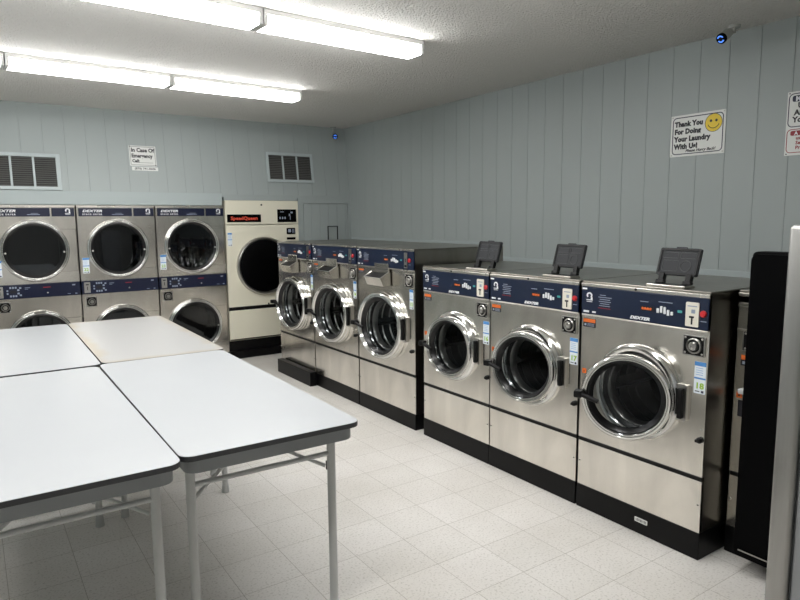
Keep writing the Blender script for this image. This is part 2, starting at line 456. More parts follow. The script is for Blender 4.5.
def coin_box(par, u0, u1, z0, z1):
    cu, cz = (u0+u1)/2, (z0+z1)/2; w = u1-u0
    c = obj('coin_box', plate_bm(cu, cz, w, z1-z0, .006, -.002, .006), 'black', par, label='black coin box plate with round lock')
    obj('plate_rim', (lambda b: (frame_strip(b, cu, cz, w+.008, z1-z0+.008, .008, .005, -.002, .008), b)[1])(bmesh.new()), 'chrome_soft', c)
    l = obj('lock', lat(cu+w*.03, cz, [(w*.36, .006), (w*.36, .014), (w*.32, .018), (w*.29, .012)], n=28), 'chrome_soft', c, smooth=True)
    obj('lock_recess', lat(cu+w*.03, cz, [(w*.295, .010), (w*.18, .010)], n=28), 'rubber', l)
    obj('lock_core', lat(cu+w*.03, cz, [(w*.2, .008), (w*.2, .024), (w*.17, .028), (w*.10, .028), (w*.095, .020), (.0005, .020)], n=24), 'chrome_soft', l, smooth=True)
    for dx in (-1, 1):
        for dz in (-1, 1):
            obj('screw', lat(cu+dx*w*.41, cz+dz*(z1-z0)*.4, [(w*.05, .006), (w*.05, .009), (.0005, .011)], n=10), 'chrome_soft', c, smooth=True)

def brand_mark(par, u, z, s):
    """ring over a bar: the small emblem at the left of each panel"""
    bm = bmesh.new()
    n = 20
    A, B = [], []
    for i in range(n+1):
        t = -PI*.28+PI*1.56*i/n
        A.append(bm.verts.new((u+s*.5*math.cos(t), -.0028, z+s*.62+s*.42*math.sin(t)))); B.append(bm.verts.new((u+s*.24*math.cos(t), -.0028, z+s*.62+s*.2*math.sin(t))))
    for i in range(n): bm.faces.new((A[i], A[i+1], B[i+1], B[i]))
    plate(bm, u, z-.02*s, s*1.05, s*.12, .001, .0012, .0028)
    plate(bm, u, z-.26*s, s*.95, s*.08, .001, .0012, .0028)
    plate(bm, u+s*.36, z+.2*s, s*.3, s*.3, .002, .0012, .0028)
    return obj('emblem', bm, 'white', par)

def washer_panel(par, w, z0, z1, small):
    """navy control strip with its print, display, keys, coin plate and stop button"""
    h = z1-z0
    p = obj('control_panel', bx(.008, w-.008, -.012, .0, z0, z1, bev=.003), 'navy', par)
    def at(o): o.location = (0, -.012, 0); return o
    at(brand_mark(p, .066, z0+h*.53, .042))
    bm = bmesh.new()
    for k in range(6): plate(bm, .165+(.008 if k else -.006), z0+h*(.74-.075*k), (.075, .09, .07, .082, .062, .075)[k] if k else .04, h*.022, .0005, .0012, .0024)
    at(obj('instruction_print', bm, 'pale_print', p))
    at(obj('warning_line', plate_bm(.17, z0+h*.28, .085, h*.022, .0005, .0012, .0024), 'red_print', p))
    bm = bmesh.new()
    plate(bm, .03, z0+h*.92, .035, h*.06, .002, .0012, .0024); plate(bm, .045, z0+h*.1, .04, h*.07, .002, .0012, .0024); plate(bm, .10, z0+h*.1, .025, h*.06, .002, .0012, .0024)
    at(obj('corner_print', bm, 'white', p))
    k = w/.79
    d = at(obj('display', plate_bm(.445*k, z0+h*.47, .085*k, h*.15, .003, .0012, .003), 'ink', p))
    obj('lit_digits', txt('8:8:8:8', .412*k, z0+h*.43, h*.11, p=.0034, bold=.0008, sx=1.25), 'amber', d)
    bm = bmesh.new()
    for i in range(5): plate(bm, (.508+.02*i)*k, z0+h*(.45+.05*math.sin(i*1.3)), .013*k, h*(.15+.08*math.sin(i*.9)), .003, .0012, .005)
    at(obj('wash_buttons', bm, 'white', p))
    bm = bmesh.new(); plate(bm, .425*k, z0+h*.69, .05, h*.025, .0005, .0012, .0024); plate(bm, .55*k, z0+h*.74, .08, h*.025, .0005, .0012, .0024)
    at(obj('caption_print', bm, 'pale_print', p))
    at(obj('start_button', plate_bm(.632*k, z0+h*.5, .024, h*.08, .003, .0012, .004), 'teal', p))
    if not small:
        cp = at(obj('coin_plate', plate_bm(.7*k, z0+h*.46, .07, h*.76, .006, -.003, .006), 'cream_plate', p, label='ivory coin slot plate'))
        bm = bmesh.new(); plate(bm, .7*k, z0+h*.26, .008, h*.22, .001, .006, .0075); plate(bm, .698*k, z0+h*.38, .026, h*.06, .002, .006, .0075)
        obj('coin_slot', bm, 'ink', cp)
        bm = bmesh.new(); plate(bm, .7*k, z0+h*.72, .05, h*.03, .0005, .006, .0072); plate(bm, .706*k, z0+h*.56, .02, h*.12, .002, .006, .0072)
        obj('coin_print', bm, 'pale_print', cp)
        ub = .757*k
    else:
        cp = at(obj('coin_plate', plate_bm(.80, z0+h*.5, .045, h*.84, .004, -.003, .006), 'chrome_soft', p, label='satin metal coin slot plate'))
        bm = bmesh.new(); plate(bm, .80, z0+h*.5, .007, h*.2, .001, .006, .0075); plate(bm, .8, z0+h*.2, .03, h*.1, .002, .006, .0075)
        obj('coin_slot', bm, 'ink', cp)
        ub = .85
    at(obj('stop_button', lat(ub, z0+h*.51, [(.017, -.002), (.017, .006), (.013, .011), (.0005, .012)], n=20), 'red', p, smooth=True, label='round red stop button'))
    at(obj('button_print', plate_bm(ub+.002, z0+h*.28, .03, h*.025, .0005, .0012, .0024), 'pale_print', p))
    at(obj('brand_lettering', txt('DEXTER', .40*k, z0+h*.07, h*.135, p=.0014, shear=.3, bold=.0012, sx=1.5, align='CENTER'), 'white', p))
    return p

def washer_door(par, cu, cz, R, ajar):
    """fixed chrome flange and tub mouth; the door itself hangs on the right and stands ajar"""
    fl = obj('door_flange', lat(cu, cz, [(R, 0), (R, .010), (R*.985, .022), (R*.95, .030), (R*.88, .030), (R*.84, .022), (R*.82, .004)], n=72), 'chrome', par, smooth=True, label='polished chrome flange round the opening')
    obj('tub_gasket', lat(cu, cz, [(R*.825, .006), (R*.80, .010), (R*.76, .004), (R*.72, -.004)], n=64), 'rubber', fl, smooth=True)
    obj('tub_mouth', lat(cu, cz, [(R*.73, -.002), (R*.70, .004), (R*.68, -.004), (R*.665, -.03), (R*.65, -.045)], n=64), 'chrome_soft', fl, smooth=True)
    bm = bmesh.new(); plate(bm, cu+R*1.02, cz+.005, R*.24, R*.72, .012, -.001, .020)
    l = obj('hinge_housing', bm, 'chrome_soft', par, label='chrome hinge housing')
    bm = bmesh.new(); box(bm, cu+R*1.00, cu+R*1.10, -.046, -.018, cz+.005-R*.30, cz+.005+R*.30, bev=.006)
    obj('hinge_cover', bm, 'black', l)
    if ajar is None:
        fl.name = 'door'; fl['label'] = 'round closed porthole door'
        obj('door_glass', lat(cu, cz, [(R*.83, .006), (R*.5, .012), (.002, .014)], n=48, cap1=True), 'glass_black', fl, smooth=True)
        obj('door_handle', bx(cu-R*1.16, cu-R*1.0, -.045, 0, cz+.04, cz+.12, bev=.006), 'black', fl)
        obj('handle_tip', bx(cu-R*1.33, cu-R*1.17, -.03, 0, cz+.06, cz+.085, bev=.004), 'white', fl)
        return fl
    # door in its own frame: origin on the hinge line
    D, r = R*.965, R*(.875 if R < .28 else .975)
    prof = [(r*.93, -.022), (r, -.020), (r*1.0, -.002), (r*.988, .010), (r*.96, .018), (r*.925, .018), (r*.905, .010), (r*.895, .016), (r*.875, .016), (r*.855, .006), (r*.84, -.006)]
    d = obj('door', lat(-D, 0, prof, n=72), 'chrome', par, smooth=True, label='round chrome porthole door hanging ajar')
    d.location = (cu+R, -.033, cz); d.rotation_euler = (0, 0, math.radians(ajar))
    obj('door_gasket', lat(-D, 0, [(r*.85, .002), (r*.83, .004), (r*.79, -.006), (r*.755, -.022), (r*.74, -.03)], n=64), 'rubber', d, smooth=True)
    obj('door_glass', lat(-D, 0, [(r*.75, -.024), (r*.73, -.030), (r*.6, -.036), (r*.3, -.040), (.002, -.041)], n=48, cap1=True), 'glass_wash', d, smooth=True)
    bm = bmesh.new()
    tube(bm, (-D-r*1.0, -.046, .006), (-D-r*.56, -.052, -.026), .0135, .0125, n=12)
    box(bm, -D-r*1.12, -D-r*.93, -.062, -.004, -.016, .022, bev=.007)
    obj('door_handle', bm, 'black', d, smooth=True)
    return d

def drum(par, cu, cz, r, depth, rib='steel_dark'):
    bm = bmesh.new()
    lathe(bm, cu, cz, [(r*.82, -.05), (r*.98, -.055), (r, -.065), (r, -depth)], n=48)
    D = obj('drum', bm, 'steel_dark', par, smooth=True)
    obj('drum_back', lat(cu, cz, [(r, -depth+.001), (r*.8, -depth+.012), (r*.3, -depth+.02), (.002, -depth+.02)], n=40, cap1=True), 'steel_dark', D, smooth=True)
    for k in range(3):
        t = PI*(.35+2*k/3); c, s = math.cos(t), math.sin(t)
        bm = bmesh.new()
        a = Vector((cu+c*r*.995, 0, cz+s*r*.995)); nrm = Vector((-c, 0, -s)); tan = Vector((-s, 0, c))
        vs = []
        for y in (.07, depth-.03):
            vs.append([bm.verts.new(a+Vector((0, y, 0))+tan*x+nrm*h) for x, h in ((-.035, .0), (-.008, .055), (.008, .055), (.035, 0))])
        for i in range(3): bm.faces.new((vs[0][i], vs[0][i+1], vs[1][i+1], vs[1][i]))
        bm.faces.new(vs[0]); bm.faces.new(vs[1]); bm.faces.new((vs[0][0], vs[0][3], vs[1][3], vs[1][0]))
        obj('drum_lifter', bm, 'steel_dark', D)
    # rolled ribs round the drum
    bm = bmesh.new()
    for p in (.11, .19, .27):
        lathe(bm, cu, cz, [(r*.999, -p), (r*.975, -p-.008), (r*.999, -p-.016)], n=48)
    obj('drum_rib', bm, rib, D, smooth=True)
    return D

XF = 2.976
def washer(kind, y_left, w, number, label, group, lid_u=None, base_front=0., base_top=None, asset=False, x=XF, ajar=8):
    small = kind == 'tall'
    t = thing('washing_machine', label, 'washing machine', (x, y_left, 0), (0, 0, -PI/2), group)
    g = .004
    if small: zb, zg0, zg1, zn0, zn1, top, dep, cu, cz, R = .135, .450, .472, 1.340, 1.492, 1.512, .965, .455, .835, .30
    else: zb, zg0, zg1, zn0, zn1, top, dep, cu, cz, R = .144, .420, .442, 1.194, 1.355, 1.387, .868, .392, .803, .265
    k = w/(.905 if small else .79)
    cu *= k
    bt = base_top or zb
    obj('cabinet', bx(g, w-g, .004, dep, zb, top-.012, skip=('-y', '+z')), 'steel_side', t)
    # top sheet with a folded front lip
    bm = bmesh.new(); box(bm, g, w-g, -.004, dep, top-.012, top, bev=.004)
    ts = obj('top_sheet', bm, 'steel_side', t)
    bm = bmesh.new(); box(bm, g+.001, w-g-.001, -.014, .0, zn1+.001, top-.0125 if not small else top-.004, bev=.003)
    fl = obj('front_lip', bm, 'steel_trim', t)
    for uu in ([w*.47] if not small else [w*.2, w*.8]):
        obj('lip_screw', lat(uu, (zn1+top-.012)/2+(.0 if not small else .002), [(.007, .013), (.007, .0165), (.0005, .0175)], n=12), 'chrome_soft' if small else 'black', fl, smooth=True)
    bm = bmesh.new(); holed(bm, g, w-g, zg1, zn0, cu, cz, R*.83)
    obj('door_panel', bm, 'steel', t)
    obj('panel_bead', bx(g+.002, w-g-.002, -.010, 0, zn0-.010, zn0-.001, bev=.003), 'steel_trim', t)
    obj('groove_strip', (lambda b: (box(b, g, w-g, .006, .02, zg0, zg1), box(b, g, w-g, -.006, .006, zg0+.014, zg1, bev=.002), b)[2])(bmesh.new()), 'black', t)
    lp = obj('lower_panel', bx(g, w-g, 0, .02, zb, zg0, bev=.002), 'steel', t)
    for uu in (.018, w-.018):
        obj('panel_screw', lat(uu, zb+.15, [(.006, 0), (.006, .003), (.0005, .004)], n=10), 'chrome_soft', lp, smooth=True)
    b = obj('base', bx(.001, w-.001, -.004-base_front, dep, 0, bt if base_front else zb-.001, bev=.004) if not base_front else
        (lambda q: (box(q, .001, w-.001, -.0, dep, 0, zb-.001), box(q, .085, w+.05, -.002-base_front, -.012, 0, bt, bev=.004), q)[2])(bmesh.new()), 'black_base', t)
    if asset:
        a = obj('asset_plate', plate_bm(.455, .080, .080, .026, .004, .003, .006), 'sign_white', b)
        bm = bmesh.new()
        for i in range(9): plate(bm, .425+.0075*i, .080, (.002, .004, .003)[i % 3], .015, .0004, .006, .0068)
        obj('bar_print', bm, 'ink', a)
    if ajar is None:
        up = obj('upper_panel', bx(.008, w-.008, -.010, 0, zn0, zn1-.03, bev=.003), 'steel', t)
        obj('panel_seam', bx(.008, w-.008, -.013, -.0105, zn0+.11, zn0+.122), 'steel_trim', up)
    else:
        washer_panel(t, w, zn0, zn1, small)
    washer_door(t, cu, cz, R, ajar)
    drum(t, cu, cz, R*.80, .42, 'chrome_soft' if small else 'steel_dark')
    if small:
        coin_box(t, .772, .89, 1.198, 1.302)
        info_sticker(t, .832, 1.178, .052, .16, number)
        warning_sticker(t, .024, 1.307, .085, .034)
        # steel soap hopper: shoulder plate over the panel, scoop below
        bm = bmesh.new(); box(bm, .335, .555, -.030, -.0125, 1.295, 1.374, bev=.003)
        s = obj('soap_hopper', bm, 'steel', t)
        bm = bmesh.new()
        P = [(-.010, 1.30), (-.010, 1.185), (-.085, 1.185), (-.115, 1.255), (-.030, 1.30)]
        for u in (.30, .562):
            pass
        A = [bm.verts.new((.30, y, z)) for y, z in P]; B = [bm.verts.new((.562, y, z)) for y, z in P]
        for i in range(len(P)):
            if i == 3: continue      # open mouth
            bm.faces.new((A[i], A[(i+1) % 5], B[(i+1) % 5], B[i]))
        bm.faces.new(A); bm.faces.new(B)
        obj('scoop', bm, 'steel', s)
        bm = bmesh.new(); box(bm, .303, .559, -.07, -.02, 1.2, 1.245)
        bm.free(); bm = bmesh.new(); bm.faces.new([bm.verts.new(q) for q in ((.303, -.034, 1.292), (.559, -.034, 1.292), (.559, -.109, 1.251), (.303, -.109, 1.251))])
        obj('scoop_mouth_dark', bm, 'black', s)  # dark interior painted as a flat black sheet just under the open mouth
        bm = bmesh.new(); polytube(bm, [(.30, -.031, 1.302), (.30, -.116, 1.256), (.562, -.116, 1.256), (.562, -.031, 1.302)], .0045, 6)
        obj('scoop_rim', bm, 'chrome', s, smooth=True)
        kn = (w-.05, .665)
    else:
        if ajar is None:
            coin_box(t, .040, .150, 1.085, 1.180)
            warning_sticker(t, .030, 1.060, .088, .055)
            obj('dark_label', plate_bm(.066, .782, .075, .085, .004, .0006, .0018), 'ink', t)
        else:
            coin_box(t, .655*k, .765*k, 1.062, 1.158)
            info_sticker(t, .718*k, 1.034, .061, .163, number)
            warning_sticker(t, .016, 1.166, .088, .05)
        kn = (.765*k, .634)
        s = decal('arrow_sticker', t, .018, .046, .835, .865, 'orange', label='small orange arrow sticker')
        bm = bmesh.new(); vs = [bm.verts.new((.032+a, -.0024, .85+c)) for a, c in ((-.006, -.005), (.006, -.005), (0, .006))]; bm.faces.new(vs)
        obj('arrow_print', bm, 'ink', s)
    # drain pull
    bm = bmesh.new(); lathe(bm, kn[0], kn[1], [(.016, 0), (.016, .012), (.010, .022), (.0005, .024)], n=14); box(bm, kn[0]-.022, kn[0]+.004, -.014, -.002, kn[1]-.014, kn[1]+.002, bev=.003)
    obj('drain_pull', bm, 'black', t, smooth=True)
    obj('lock_dot', lat(kn[0]+.004, kn[1]+.055, [(.005, 0), (.005, .003), (.0005, .004)], n=10), 'chrome', t, smooth=True)
    if lid_u is not None:
        # open soap lid standing on the top
        L0, L1 = lid_u, lid_u+.236; v = .118
        bm = bmesh.new(); plate(bm, (L0+L1)/2, top+.004, L1-L0-.01, .05, .006, -.0005, .0)   # replaced below
        bm.free(); bm = bmesh.new()
        box(bm, L0+.005, L1-.005, v-.085, v+.01, top, top+.012, bev=.004)
        rim = obj('soap_tray_rim', bm, 'steel_trim', t)
        obj('tray_opening', bx(L0+.02, L1-.02, v-.07, v-.005, top+.0115, top+.0128), 'black', rim)
        tilt = math.atan2(.045, .15)
        lid = bpy.data.objects.new('soap_lid', None)
        bm = bmesh.new(); plate(bm, 0, .128, .236, .15, .010, -.006, .006)
        plate(bm, .0, .204, .06, .012, .004, -.005, .004)
        lid = obj('soap_lid', bm, 'lid', t, label='charcoal soap lid standing open')
        lid.location = ((L0+L1)/2, v, top+.003); lid.rotation_euler = (-tilt, 0, 0)
        bm = bmesh.new(); frame_strip(bm, 0, .128, .228, .142, .009, .010, .006, .011)
        obj('lid_rim', bm, 'black', lid)
        bm = bmesh.new(); frame_strip(bm, -.05, .163, .09, .032, .004, .0022, .006, .0085); frame_strip(bm, .052, .163, .09, .032, .004, .0022, .006, .0085)
        frame_strip(bm, .045, .106, .062, .062, .0305, .003, .006, .0085); frame_strip(bm, -.045, .106, .09, .06, .006, .0022, .006, .008)
        obj('embossed_outline', bm, 'table_edge', lid)
        for du in (-.078, .078):
            bm = bmesh.new(); box(bm, du-.016, du+.016, -.016, .014, 0, .066, bev=.004); box(bm, du-.024, du+.024, -.022, .006, .004, .024, bev=.004)
            obj('lid_hinge', bm, 'black', lid)
    return t

GA, GB = 'tall front-loading washers in the rear row', 'front-loading washers with lids in the near row'
washer('tall', 6.885, .885, '13', 'tall steel washing machine farthest along the row, on a protruding black base', GA, base_front=.085, base_top=.152)
washer('tall', 5.985, .905, '14', 'tall steel washing machine in the middle of the rear three, between two like it', GA)
washer('tall', 5.068, .912, '15', 'tall steel washing machine whose bare steel side rises above the lower washers', GA)
washer('low', 4.045, .785, '16', 'lower steel washing machine right beside the tall rear washers, soap lid open', GB, lid_u=.475)
washer('low', 3.258, .782, '17', 'lower steel washing machine wearing price sticker 17, soap lid open', GB, lid_u=.438, ajar=14)
washer('low', 2.467, .792, '18', 'nearest steel washing machine wearing price sticker 18, soap lid open', GB, lid_u=.393, asset=True, ajar=28)
# set-back machine glimpsed in the gap before the black cabinet
washer('low', 1.660, .785, '', 'set-back steel washing machine mostly hidden behind the black cabinet', GB, x=3.19, ajar=None)

# ------------------------------------------------------------------ stacked dryers
def dryer_door(par, cu, cz, R, g='glass_dry'):
    prof = [(R, 0), (R, .014), (R*.985, .026), (R*.955, .032), (R*.935, .026), (R*.925, .018), (R*.915, .026), (R*.895, .030), (R*.878, .024)]
    d = obj('door', lat(cu, cz, prof, n=72), 'chrome', par, smooth=True, label='round chrome-rimmed door')
    obj('door_gasket', lat(cu, cz, [(R*.88, .026), (R*.86, .028), (R*.82, .02), (R*.79, .012)], n=64), 'rubber', d, smooth=True)
    obj('door_glass', lat(cu, cz, [(R*.80, .014), (R*.7, .0145), (R*.4, .0155), (.002, .016)], n=48, cap1=True), g, d, smooth=True)
    bm = bmesh.new(); plate(bm, cu, cz+R*.965, R*.34, R*.055, .008, .02, .040)
    obj('pull_lip', bm, 'chrome_soft', d)
    for s in (-1, 1):
        obj('door_rivet', lat(cu+s*R*.83, cz-.02, [(.010, .018), (.010, .03), (.0005, .032)], n=10), 'chrome_soft', d, smooth=True)
    bm = bmesh.new()
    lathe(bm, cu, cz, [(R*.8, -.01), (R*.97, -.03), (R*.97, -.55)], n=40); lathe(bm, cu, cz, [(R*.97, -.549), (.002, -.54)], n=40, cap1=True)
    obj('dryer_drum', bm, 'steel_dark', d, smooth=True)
    return d

def stack_dryer(x_left, w, label, number):
    t = thing('stack_dryer', label, 'dryer', (x_left, YB, 0), (0, 0, 0), 'stacked steel dryers along the back wall')
    g = .004
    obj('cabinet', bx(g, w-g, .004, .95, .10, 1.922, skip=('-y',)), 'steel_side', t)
    obj('plinth', bx(g, w-g, .05, .95, 0, .10), 'black_base', t)
    obj('top_bar', bx(g, w-g, -.006, .03, 1.908, 1.932, bev=.003), 'steel_trim', t)
    cu, R = w*.50, .328
    for z0, z1, cz in ((1.104, 1.908, 1.452), (.10, .952, .485)):
        bm = bmesh.new(); holed(bm, g, w-g, z0, z1, cu, cz, R*.9)
        fp = obj('front_panel', bm, 'steel', t)
        bm = bmesh.new(); frame_strip(bm, w*.885, cz-.005, w*.215, .46, .004, .004, 0, .004)
        obj('lint_panel_seam', bm, 'steel_side', fp)
        dryer_door(t, cu, cz, R)
    # upper header: two navy plates
    hp = obj('header_panel', bx(.024, .572, -.010, -.001, 1.812, 1.902, bev=.003), 'navy_dark', t)
    obj('brand_lettering', txt('DEXTER', .06, 1.858, .036, p=.011, shear=.3, bold=.0012, sx=1.5), 'white', hp)
    obj('type_lettering', txt('STACK DRYER', .06, 1.826, .022, p=.011, bold=.0006, sx=1.1, spacing=1.35), 'white', hp)
    bm = bmesh.new(); plate(bm, .42, 1.832, .12, .006, .001, .010, .0112); plate(bm, .43, 1.845, .07, .004, .001, .010, .0112)
    obj('caption_print', bm, 'pale_print', hp)
    sp = obj('emblem_panel', bx(.590, w-.012, -.010, -.001, 1.812, 1.902, bev=.003), 'navy_dark', t)
    e = brand_mark(sp, w-.075, 1.846, .05); e.location = (0, -.0098, 0)
    # middle control band
    mb = obj('control_band', bx(g, w-g, -.014, .0, .955, 1.101, bev=.003), 'navy_dark', t)
    cp = obj('coin_plate', plate_bm(.058, 1.028, .062, .118, .005, .013, .019), 'chrome_soft', mb, label='satin metal coin slot plate')
    bm = bmesh.new(); plate(bm, .058, 1.02, .007, .04, .001, .019, .0205); plate(bm, .058, 1.06, .03, .012, .002, .019, .0205); obj('coin_slot', bm, 'ink', cp)
    bm = bmesh.new()
    for i in range(3): plate(bm, .155+.024*i, 1.072, .017, .02, .003, .0135, .0165); plate(bm, .155+.024*i, .984, .017, .02, .003, .0135, .0165)
    for i in range(2): plate(bm, .127, 1.042-.03*i, .016, .018, .003, .0135, .0165)
    plate(bm, .225, 1.045, .02, .018, .003, .0135, .0165); plate(bm, .244, 1.066, .02, .016, .003, .0135, .0165)
    plate(bm, .225, 1.01, .02, .018, .003, .0135, .0165); plate(bm, .244, .99, .02, .016, .003, .0135, .0165)
    obj('heat_keys', bm, 'pale_print', mb)
    obj('key_display', plate_bm(.178, 1.028, .055, .03, .003, .0135, .016), 'ink', mb)
    bm = bmesh.new(); plate(bm, .31, 1.065, .05, .006, .001, .0135, .0155); plate(bm, .30, 1.05, .03, .004, .001, .0135, .0155)
    obj('caption_print', bm, 'pale_print', mb)
    bm = bmesh.new(); plate(bm, .75, 1.07, .03, .014, .002, .0135, .0155); obj('mode_print', bm, 'pale_print', mb)
    bm = bmesh.new(); plate(bm, .70, .975, .03, .006, .001, .0135, .0155); obj('door_print', bm, 'pale_print', mb)
    bm = bmesh.new(); plate(bm, .77, .975, .02, .01, .001, .0135, .0155)
    obj('lower_print', bm, 'pale_print', mb)
    bm = bmesh.new(); plate(bm, .49, 1.06, .07, .010, .002, .0135, .0155); obj('red_print', bm, 'red_print', mb)
    obj('door_light', lat(.495, 1.0, [(.008, .013), (.008, .018), (.0005, .02)], n=12), 'chrome_soft', mb, smooth=True)
    coin_box(t, .042, .145, .815, .918)
    info_sticker(t, .030, 1.357, .066, .172, number)
    return t

stack_dryer(.183, .818, 'steel stack dryer at the left edge of the photo, leftmost of the three', '')
stack_dryer(1.008, .82, 'steel stack dryer in the middle of the three along the back wall', '22')
stack_dryer(1.834, .815, 'steel stack dryer standing directly against the cream dryer', '23')

# ------------------------------------------------------------------ cream single dryer
t = thing('tumble_dryer', 'large cream tumble dryer with black door and red name plate by the corner', 'dryer', (2.657, YB-.02, 0))
W = .985
obj('cabinet', bx(.004, W-.004, .006, .95, .235, 1.995, skip=('-y',)), 'cream', t)
hp = obj('header_panel', bx(.002, W-.002, 0, .02, 1.705, 2.002, bev=.004), 'cream', t)
obj('key_lock', lat(.475, 1.948, [(.011, 0), (.011, .006), (.0005, .007)], n=14), 'black', hp, smooth=True)
npz = obj('name_plate', bx(.022, .462, -.010, -.0005, 1.732, 1.828, bev=.003), 'black_gloss', hp)
obj('plate_lettering', txt('SpeedQueen', .242, 1.761, .058, p=.011, bold=.0018, sx=1.16, align='CENTER'), 'lettering_red', npz)
kp = obj('keypad', bx(.688, .952, -.010, -.0005, 1.728, 1.892, bev=.003), 'black_gloss', hp)
bm = bmesh.new(); plate(bm, .75, 1.86, .05, .008, .001, .0095, .0115); plate(bm, .885, 1.852, .03, .02, .003, .0095, .0115); plate(bm, .855, 1.82, .018, .03, .003, .0095, .0115)
for i in range(3): plate(bm, .722+.035*i, 1.782, .018, .028, .002, .0095, .0115)
plate(bm, .865, 1.785, .008, .05, .002, .0095, .0115)
obj('keypad_print', bm, 'pale_print', kp)
cu, cz, R = .488, 1.175, .372
bm = bmesh.new(); holed(bm, .002, W-.002, .668, 1.698, cu, cz, R*.9); fp = obj('front_panel', bm, 'cream', t)
d = obj('door', lat(cu, cz, [(R, 0), (R, .022), (R*.985, .04), (R*.95, .05), (R*.915, .048), (R*.89, .036)], n=72), 'chrome_soft', t, smooth=True, label='round door with dark metal rim')
obj('door_glass', lat(cu, cz, [(R*.895, .034), (R*.8, .044), (R*.5, .055), (.002, .06)], n=56, cap1=True), 'black_gloss', d, smooth=True)
bm = bmesh.new(); box(bm, cu+R*.94, cu+R*1.06, -.07, 0, cz-.09, cz+.09, bev=.01); obj('door_handle', bm, 'black', d)
coin = obj('coin_slot_plate', plate_bm(.872, 1.612, .12, .08, .006, 0, .008), 'black_gloss', t)
bm = bmesh.new(); plate(bm, .85, 1.615, .04, .04, .004, .008, .0095); plate(bm, .895, 1.612, .008, .05, .001, .008, .0095); plate(bm, .912, 1.612, .008, .05, .001, .008, .0095)
obj('coin_slot_print', bm, 'pale_print', coin)
obj('lint_lock', plate_bm(.872, 1.515, .12, .03, .005, 0, .008), 'black_gloss', t)
info_sticker(t, .02, 1.602, .056, .165, '')
obj('gap_strip', bx(.004, W-.004, .01, .03, .622, .668), 'black', t)
lp = obj('lint_panel', bx(.002, W-.002, 0, .02, .256, .622, bev=.004), 'cream', t)
obj('latch_pin', bx(.52, .535, -.016, 0, .662, .69, bev=.003), 'black', t)
obj('plinth', bx(.002, W-.002, -.002, .95, 0, .1, bev=.004), 'black_base', t)
obj('plinth_riser', bx(.01, W-.01, .06, .95, .1, .25), 'black', t)

# ------------------------------------------------------------------ folding tables
ZT = .908
def folding_table(cx, cy, rz, label, worn=False, w=.746, l=1.83):
    t = thing('folding_table', label, 'table', (cx, cy, 0), (0, 0, rz), 'white folding tables pushed together')
    def slab(z0, z1, ww, ll, r, m, nm, b=None):
        bm = bmesh.new(); o = rrect(ww, ll, r, 6)
        A = [bm.verts.new((x, y, z0)) for x, y in o]; B = [bm.verts.new((x, y, z1)) for x, y in o]; n = len(o)
        for i in range(n): bm.faces.new((A[i], A[(i+1) % n], B[(i+1) % n], B[i]))
        bm.faces.new(A); bm.faces.new(B)
        return obj(nm, bm, m, t)
    slab(ZT-.018, ZT, w-.003, l-.003, .0495, 'top_worn' if worn else 'top', 'tabletop')
    bm = bmesh.new(); o = rrect(w, l, .05, 6); q = rrect(w-.001, l-.001, .0495, 6); n = len(o)
    R0 = [[bm.verts.new((x, y, z)) for x, y in pts] for pts, z in ((q, ZT-.0015), (o, ZT-.003), (o, ZT-.017), (q, ZT-.021))]
    for A, B in zip(R0, R0[1:]):
        for i in range(n): bm.faces.new((A[i], A[(i+1) % n], B[(i+1) % n], B[i]))
    obj('edge_moulding', bm, 'table_edge', t)
    bm = bmesh.new(); o = rrect(w-.045, l-.045, .05, 6); q = rrect(w-.051, l-.051, .047, 6)
    R0 = [[bm.verts.new((x, y, z)) for x, y in pts] for pts, z in ((q, ZT-.0185), (o, ZT-.0185), (o, ZT-.076), (q, ZT-.076))]
    for i4 in range(4):
        A, B = R0[i4], R0[(i4+1) % 4]
        for i in range(n): bm.faces.new((A[i], A[(i+1) % n], B[(i+1) % n], B[i]))
    obj('apron', bm, 'table_grey', t)
    lx, ly = .305, .757
    for sy in (-1, 1):
        for sx in (-1, 1):
            bm = bmesh.new(); tube(bm, (sx*lx, sy*ly, .03), (sx*lx, sy*ly, ZT-.0225), .0185, n=14)
            lg = obj('leg', bm, 'leg_grey', t, smooth=True)
            bm = bmesh.new(); tube(bm, (sx*lx, sy*ly, 0), (sx*lx, sy*ly, .05), .025, .0205, n=14); obj('leg_tip', bm, 'leg_grey', lg, smooth=True)
            bm = bmesh.new()
            polytube(bm, [(sx*(lx-.02), sy*(ly-.022), ZT-.235), (sx*.035, sy*(ly-.15), ZT-.105)], .008, 8)
            br = obj('brace', bm, 'leg_grey', t, smooth=True)
            bm = bmesh.new(); box(bm, sx*lx-.012, sx*lx+.012, sy*(ly-.034), sy*(ly-.012), ZT-.258, ZT-.216, bev=.004); obj('brace_pivot', bm, 'black', br)
        bm = bmesh.new(); tube(bm, (-lx, sy*ly, ZT-.172), (lx, sy*ly, ZT-.172), .011, n=10); obj('crossbar', bm, 'leg_grey', t, smooth=True)
        bm = bmesh.new(); box(bm, -.05, .05, sy*(ly-.165), sy*(ly-.135), ZT-.12, ZT-.0185, bev=.004); obj('brace_rail', bm, 'table_grey', t)
    return t
folding_table(.955, 3.152, math.radians(-.6), 'white folding table nearest the washers, front right of the four')
folding_table(.202, 3.115, math.radians(-.4), 'white folding table at front left, cut off by the photo edge')
folding_table(1.003, 4.990, math.radians(-.9), 'white folding table with worn beige rim, back right of the four', worn=True)
folding_table(.250, 4.985, math.radians(-.9), 'white folding table at back left, nearest the leftmost stack dryer')

